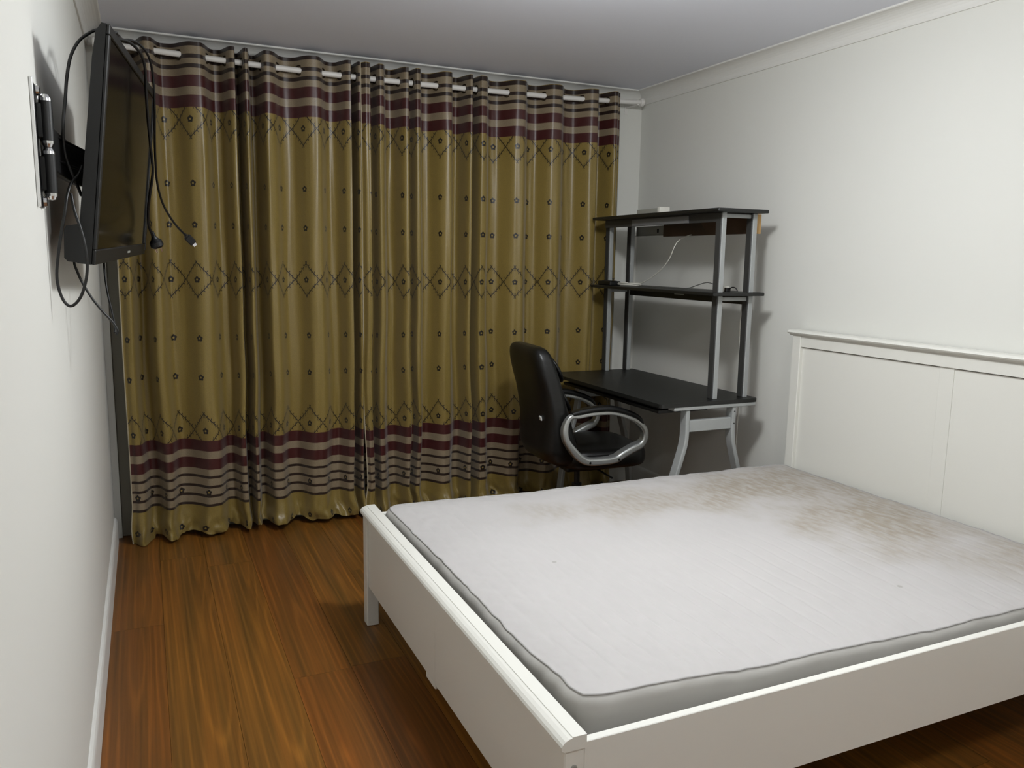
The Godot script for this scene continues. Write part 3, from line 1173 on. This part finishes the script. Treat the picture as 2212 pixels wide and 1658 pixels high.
	slab(st, Vector3(-0.1, 0.325, -0.09), Vector3(0.12, 0.37, 0.09), 0.008)
	var mech := put("tilt_mechanism", st, M["black_plastic"], t)
	st = start()
	rod(st, Vector3(0.05, 0.345, 0.08), Vector3(0.06, 0.335, 0.28), 0.005)
	put("lever", st, M["black_plastic"], mech)
	st = start()
	lathe(st, Vector3(0.0, 0.0, 0.0), PackedVector2Array([Vector2(0, 0.07), Vector2(0.035, 0.07), Vector2(0.03, 0.13), Vector2(0.026, 0.24), Vector2(0.015, 0.24), Vector2(0.015, 0.33), Vector2(0, 0.33)]), 20)
	put("gas_lift", st, M["black_plastic"], t)
	for k in 5:
		var a := TAU * k / 5.0 + 0.3
		var d := Vector3(cos(a), 0, sin(a))
		st = start()
		sweep(st, smooth([d * 0.02 + Vector3(0, 0.11, 0), d * 0.12 + Vector3(0, 0.108, 0), d * 0.22 + Vector3(0, 0.09, 0), d * 0.29 + Vector3(0, 0.072, 0)], 3), rounded(0.03, 0.05, 0.01, 3), d.cross(Vector3.UP))
		var spoke := put("base_spoke", st, M["black_plastic"], t)
		st = start()
		var c := d * 0.28 + Vector3(0, 0.027, 0)
		var ax := d.cross(Vector3.UP)
		rod(st, c - ax * 0.022, c + ax * 0.022, 0.027, 18)
		put("castor", st, M["black_plastic"], spoke)


func soften(a: PackedFloat32Array) -> PackedFloat32Array:
	for pass_ in 6:
		var b := a.duplicate()
		for k in a.size():
			b[k] = (a[(k - 1 + a.size()) % a.size()] + a[k] * 2.0 + a[(k + 1) % a.size()]) / 4.0
		a = b
	return a


# ---------------------------------------------------------------- television

func build_television() -> void:
	var p := Vector3(0.137, 1.384, 1.745)
	var x := Vector3(0.112, 0.029, -0.993).normalized()
	var y := Vector3(0.119, 0.993, 0.0)
	var z := x.cross(y).normalized()
	y = z.cross(x).normalized()
	var t := thing("television", "black flat television tilted forward on the left wall, cables draped over it", "television", p)
	t.basis = Basis(x, y, z)
	var hw := 0.47
	var h := 0.525
	# case: section in (depth, height), pushed along the width
	var turn := Transform3D(Basis(Vector3(0, 0, 1), Vector3.UP, Vector3(-1, 0, 0)), Vector3.ZERO)
	var st := start()
	var sec := PackedVector2Array([Vector2(-0.002, 0.0), Vector2(-0.002, h), Vector2(-0.012, h), Vector2(-0.022, h - 0.02), Vector2(-0.026, h - 0.075), Vector2(-0.031, 0.085), Vector2(-0.031, 0.0)])
	prism(st, sec, -hw, hw, turn)
	put("case", st, M["tv_case"], t)
	st = start()
	var hump := PackedVector2Array([Vector2(-0.03, 0.088), Vector2(-0.058, 0.08), Vector2(-0.062, 0.07), Vector2(-0.058, 0.008), Vector2(-0.05, 0.001), Vector2(-0.03, 0.001)])
	prism(st, hump, -hw + 0.004, hw - 0.004, turn)
	put("back_housing", st, M["tv_case"], t)
	# bezel bars round the screen
	for r in [["bezel", Vector3(-hw, 0, -0.002), Vector3(hw, 0.034, 0.006)], ["bezel", Vector3(-hw, h - 0.022, -0.002), Vector3(hw, h, 0.006)], ["bezel", Vector3(-hw, 0.034, -0.002), Vector3(-hw + 0.022, h - 0.022, 0.006)], ["bezel", Vector3(hw - 0.022, 0.034, -0.002), Vector3(hw, h - 0.022, 0.006)]]:
		st = start()
		slab(st, r[1], r[2], 0.002)
		put(r[0], st, M["tv_case"], t)
	st = start()
	slab(st, Vector3(-hw + 0.022, 0.034, -0.002), Vector3(hw - 0.022, h - 0.022, 0.002), 0.0005)
	put("screen", st, M["tv_screen"], t)
	st = start()
	slab(st, Vector3(0.05, 0.014, 0.006), Vector3(0.1, 0.02, 0.0068), 0.0002)
	put("badge", st, M["galvanised"], t)
	# mount
	var w := thing("wall_mount", "black and chrome swivel wall bracket behind the television", "bracket", Vector3(0.0, 1.615, 2.33))
	st = start()
	slab(st, Vector3(0, -0.125, -0.045), Vector3(0.004, 0.125, 0.04), 0.0015)
	put("wall_plate", st, M["black_plastic"], w)
	for r in [[Vector3(0, -0.127, -0.045), Vector3(0.0075, 0.127, -0.039)], [Vector3(0, -0.127, 0.036), Vector3(0.0075, 0.127, 0.042)]]:
		st = start()
		slab(st, r[0], r[1], 0.0015)
		put("chrome_edge", st, M["chrome"], w)
	for s in [0.052, -0.055]:
		st = start()
		rod(st, Vector3(0.021, s - 0.04, -0.03), Vector3(0.021, s + 0.04, -0.03), 0.0125, 20)
		slab(st, Vector3(0.003, s - 0.035, -0.04), Vector3(0.02, s + 0.035, -0.02), 0.002)
		var hinge := put("hinge", st, M["black_plastic"], w)
		for e in [-1, 1]:
			st = start()
			lathe(st, Vector3(0.021, s + e * 0.04, -0.03), PackedVector2Array([Vector2(0.0, 0.0), Vector2(0.0125, 0.0), Vector2(0.012, 0.006), Vector2(0.008, 0.013), Vector2(0.0, 0.015)]), 16, Basis(Vector3.RIGHT, 0.0 if e > 0 else PI))
			put("cap", st, M["chrome"], hinge)
	for e in [-0.112, 0.112]:
		st = start()
		lathe(st, Vector3(0.006, e, -0.03), PackedVector2Array([Vector2(0, 0), Vector2(0.011, 0), Vector2(0.01, 0.006), Vector2(0.0, 0.008)]), 12, Basis(Vector3.BACK, -PI / 2))
		put("bolt", st, M["chrome"], w)
	st = start()
	var arm := [Vector3(0.021, 0.0, -0.03), Vector3(0.03, -0.005, -0.15), Vector3(0.055, -0.01, -0.35), Vector3(0.085, 0.005, -0.5)]
	sweep(st, smooth(arm, 4), rounded(0.018, 0.09, 0.004, 2), Vector3.UP)
	put("arm", st, M["black_plastic"], w)
	st = start()
	box(st, Vector3(0.096, -0.005, -0.55), Vector3(0.012, 0.2, 0.22), 0.003, Basis(x.cross(y), Vector3.UP, -x).orthonormalized())
	put("head_plate", st, M["black_plastic"], w)
	for q in [0.03, -0.02]:
		st = start()
		rod(st, Vector3(0.024, q, -0.06), Vector3(0.09, q - 0.004, -0.4), 0.003, 8)
		put("tilt_rod", st, M["black_plastic"], w)


# ---------------------------------------------------------------- cables and small things

func cable(called: String, label: String, pts: Array, r: float, m: Material, category := "cable") -> Node3D:
	var c: Vector3 = pts[0]
	var t := thing(called, label, category, c)
	var q := []
	for v in pts:
		q.append(v - c)
	var st := start()
	tube(st, smooth(q, 6), r, 8)
	put("cord", st, m, t)
	return t


func build_cables() -> void:
	var k: Material = M["cable_black"]
	cable("aerial_cable", "black cable arching over the television top towards the wall bracket", [Vector3(0.16, 1.905, 2.1), Vector3(0.126, 1.894, 2.16), Vector3(0.103, 1.88, 2.17), Vector3(0.082, 1.857, 2.18), Vector3(0.066, 1.821, 2.19), Vector3(0.057, 1.774, 2.2), Vector3(0.052, 1.728, 2.21), Vector3(0.046, 1.68, 2.22), Vector3(0.043, 1.641, 2.21), Vector3(0.046, 1.601, 2.2), Vector3(0.06, 1.557, 2.18), Vector3(0.066, 1.53, 2.12)], 0.0035, k)
	cable("looped_cable", "black cable hanging in a long loop below the television by the wall", [Vector3(0.075, 1.592, 2.18), Vector3(0.067, 1.571, 2.19), Vector3(0.053, 1.55, 2.21), Vector3(0.044, 1.518, 2.23), Vector3(0.04, 1.49, 2.24), Vector3(0.03, 1.444, 2.24), Vector3(0.022, 1.402, 2.24), Vector3(0.015, 1.351, 2.24), Vector3(0.0165, 1.32, 2.24), Vector3(0.0235, 1.294, 2.24), Vector3(0.034, 1.28, 2.24), Vector3(0.046, 1.283, 2.24), Vector3(0.06, 1.302, 2.24), Vector3(0.071, 1.335, 2.24), Vector3(0.076, 1.372, 2.24), Vector3(0.074, 1.414, 2.24), Vector3(0.066, 1.455, 2.235), Vector3(0.057, 1.49, 2.23), Vector3(0.052, 1.526, 2.22)], 0.0032, k)
	cable("hanging_cable", "black cable hanging lowest under the television with a hooked end", [Vector3(0.05, 1.42, 1.88), Vector3(0.028, 1.38, 1.9), Vector3(0.034, 1.345, 1.9), Vector3(0.047, 1.311, 1.9), Vector3(0.064, 1.278, 1.9), Vector3(0.086, 1.245, 1.9), Vector3(0.105, 1.221, 1.9), Vector3(0.115, 1.204, 1.9), Vector3(0.119, 1.193, 1.9), Vector3(0.115, 1.183, 1.9)], 0.0032, k)
	cable("thin_cable", "thin black cable dropping straight from the middle of the television's lower edge", [Vector3(0.089, 1.38, 1.748), Vector3(0.09, 1.37, 1.75), Vector3(0.092, 1.33, 1.78), Vector3(0.098, 1.28, 1.81), Vector3(0.106, 1.238, 1.84), Vector3(0.112, 1.202, 1.87), Vector3(0.111, 1.187, 1.885)], 0.0028, k)
	# the mains lead over the screen, with its plug
	var t := cable("mains_lead", "black mains lead hanging down the screen with a three pin plug", [Vector3(0.13, 1.9, 1.95), Vector3(0.155, 1.935, 1.9), Vector3(0.181, 1.945, 1.85), Vector3(0.205, 1.938, 1.8), Vector3(0.22, 1.911, 1.75), Vector3(0.221, 1.847, 1.7), Vector3(0.223, 1.779, 1.65), Vector3(0.227, 1.707, 1.6), Vector3(0.23, 1.645, 1.55), Vector3(0.219, 1.579, 1.5), Vector3(0.212, 1.532, 1.45), Vector3(0.213, 1.483, 1.4), Vector3(0.226, 1.452, 1.36)], 0.0042, k)
	var c := Vector3(0.13, 1.9, 1.95)
	var d := Vector3(0.3, -0.92, -0.25).normalized()
	var e := Vector3(0.224, 1.458, 1.362) - c
	var bs := Basis(d.cross(Vector3.BACK).normalized(), d, Vector3.ZERO)
	bs.z = bs.x.cross(bs.y)
	var st := start()
	lathe(st, e, PackedVector2Array([Vector2(0, -0.012), Vector2(0.006, -0.012), Vector2(0.007, 0.004), Vector2(0.011, 0.012), Vector2(0.02, 0.022), Vector2(0.021, 0.036), Vector2(0.017, 0.042), Vector2(0, 0.043)]), 16, bs)
	var plug := put("plug", st, k, t)
	for q in [-0.008, 0.008]:
		st = start()
		box(st, e + d * 0.05 + bs.x * q, Vector3(0.005, 0.018, 0.0016), 0.0004, bs)
		put("pin", st, M["chrome"], plug)
	# the video lead with its flat connector
	t = cable("video_cable", "black video lead draped over the screen with a flat metal connector", [Vector3(0.14, 1.905, 1.9), Vector3(0.167, 1.945, 1.85), Vector3(0.2, 1.96, 1.79), Vector3(0.229, 1.945, 1.73), Vector3(0.241, 1.905, 1.67), Vector3(0.243, 1.825, 1.61), Vector3(0.24, 1.741, 1.55), Vector3(0.24, 1.679, 1.49), Vector3(0.243, 1.621, 1.43), Vector3(0.258, 1.56, 1.37), Vector3(0.29, 1.503, 1.31), Vector3(0.33, 1.46, 1.255)], 0.0036, k)
	c = Vector3(0.14, 1.905, 1.9)
	d = Vector3(0.62, -0.66, -0.42).normalized()
	e = Vector3(0.332, 1.458, 1.253) - c
	bs = Basis(d.cross(Vector3.BACK).normalized(), d, Vector3.ZERO)
	bs.z = bs.x.cross(bs.y)
	st = start()
	box(st, e + d * 0.016, Vector3(0.024, 0.036, 0.013), 0.003, bs)
	box(st, e - d * 0.004, Vector3(0.011, 0.014, 0.009), 0.002, bs)
	plug = put("connector", st, k, t)
	st = start()
	box(st, e + d * 0.039, Vector3(0.014, 0.012, 0.0045), 0.0006, bs)
	put("tip", st, M["chrome"], plug)
	cable("short_lead", "short black lead running down the far edge of the screen", [Vector3(0.222, 1.6, 1.27), Vector3(0.212, 1.539, 1.262), Vector3(0.203, 1.471, 1.258), Vector3(0.197, 1.412, 1.255)], 0.003, k)


func build_shelf_things() -> void:
	# a drawer side of brown board with its steel runner, under the top shelf by the wall
	var t := thing("drawer_board", "brown wooden board tucked under the top hutch shelf beside the wall", "board", Vector3(2.83, 1.536, 0.9))
	var st := start()
	slab(st, Vector3(-0.008, 0.0, -0.395), Vector3(0.022, 0.088, 0.35), 0.001)
	put("board", st, M["brown_board"], t)
	st = start()
	slab(st, Vector3(-0.009, -0.001, 0.35), Vector3(0.023, 0.0885, 0.3535), 0.0005)
	var cut := put("cut_end", st, M["chipboard"], t)
	cut.set_meta("label", "pale cut end of the board")
	t = thing("drawer_runner", "grey steel drawer runner fixed in line with the brown board", "rail", Vector3(2.835, 1.545, 0.35))
	st = start()
	slab(st, Vector3(0.004, 0.0, -0.14), Vector3(0.006, 0.05, 0.155), 0.0005)
	slab(st, Vector3(-0.006, 0.05, -0.14), Vector3(0.006, 0.052, 0.155), 0.0005)
	slab(st, Vector3(-0.006, -0.002, -0.14), Vector3(0.006, 0.0, 0.155), 0.0005)
	put("channel", st, M["galvanised"], t)
	st = start()
	slab(st, Vector3(0.0025, 0.014, 0.072), Vector3(0.0042, 0.036, 0.088), 0.0005)
	put("slot", st, M["black_edge"], t)
	# small box on top
	t = thing("metal_case", "slim grey metal case lying on top of the hutch", "case", Vector3(2.6, 1.642, 0.74))
	st = start()
	slab(st, Vector3(-0.03, 0.0, -0.12), Vector3(0.03, 0.024, 0.07), 0.002)
	put("body", st, M["galvanised"], t)
	st = start()
	slab(st, Vector3(-0.031, 0.0, 0.07), Vector3(0.031, 0.03, 0.09), 0.002)
	put("end_cap", st, M["cable_white"], t)
	# white cable from the runner down to its coil
	var y := 1.2655
	var lead := cable("white_lead", "white lead coiled on the middle shelf and curving up to the drawer runner", [Vector3(2.815, 1.54, 0.77), Vector3(2.78, 1.533, 0.785), Vector3(2.72, 1.51, 0.797), Vector3(2.695, 1.475, 0.793), Vector3(2.69, 1.42, 0.765), Vector3(2.69, 1.378, 0.72), Vector3(2.69, 1.34, 0.66), Vector3(2.69, 1.302, 0.575), Vector3(2.69, 1.276, 0.49), Vector3(2.69, y, 0.42), Vector3(2.68, y, 0.36), Vector3(2.65, y, 0.35)], 0.0028, M["cable_white"])
	var coil := []
	for k in 40:
		var a := TAU * k / 10.0
		coil.append(Vector3(2.665 + (0.045 + 0.004 * sin(k * 1.7)) * cos(a), y + 0.003 + 0.0032 * int(k / 10.0), 0.42 + (0.1 + 0.008 * sin(k * 2.3)) * sin(a)))
	for k in coil.size():
		coil[k] -= lead.position
	st = start()
	tube(st, smooth(coil, 4), 0.0026, 8)
	put("coil", st, M["cable_white"], lead)
	cable("grey_lead", "thin dark grey lead humped along the middle hutch shelf", [Vector3(2.68, y, 0.6), Vector3(2.7, y, 0.78), Vector3(2.71, y + 0.002, 0.9), Vector3(2.71, 1.285, 0.98), Vector3(2.71, 1.3, 1.05), Vector3(2.7, 1.295, 1.12), Vector3(2.7, 1.28, 1.18)], 0.0022, M["cable_grey"])
	t = thing("plug_adapter", "small white plug adapter on the near end of the middle shelf", "plug", Vector3(2.695, 1.262, 1.205))
	st = start()
	slab(st, Vector3(-0.018, 0.0, -0.024), Vector3(0.018, 0.026, 0.018), 0.004)
	put("body", st, M["cable_white"], t)
	st = start()
	slab(st, Vector3(-0.014, 0.0, 0.018), Vector3(0.014, 0.02, 0.034), 0.003)
	put("cap", st, M["black_plastic"], t)
	cable("black_lead", "short black lead curling off the plug adapter on the shelf", [Vector3(2.695, 1.272, 1.238), Vector3(2.7, 1.284, 1.255), Vector3(2.705, 1.282, 1.275), Vector3(2.71, 1.266, 1.285)], 0.0026, M["cable_black"])
	t = thing("power_board", "small black box at the far end of the middle shelf", "box", Vector3(2.61, 1.262, 0.31))
	st = start()
	slab(st, Vector3(-0.035, 0.0, -0.08), Vector3(0.035, 0.024, 0.06), 0.004)
	put("body", st, M["black_plastic"], t)
	st = start()
	slab(st, Vector3(-0.02, 0.024, -0.06), Vector3(0.02, 0.026, 0.04), 0.001)
	put("lid", st, M["black_edge"], t)
	cable("hanging_lead", "pale lead hanging down behind the desk beside the wall", [Vector3(2.81, 1.25, 1.15), Vector3(2.862, 1.2, 1.14), Vector3(2.9, 1.09, 1.09), Vector3(2.912, 0.857, 1.09), Vector3(2.912, 0.667, 1.1), Vector3(2.912, 0.499, 1.1), Vector3(2.912, 0.375, 1.1), Vector3(2.908, 0.18, 1.11), Vector3(2.9, 0.03, 1.12), Vector3(2.88, 0.004, 1.1), Vector3(2.8, 0.004, 1.0)], 0.0028, M["cable_white"])
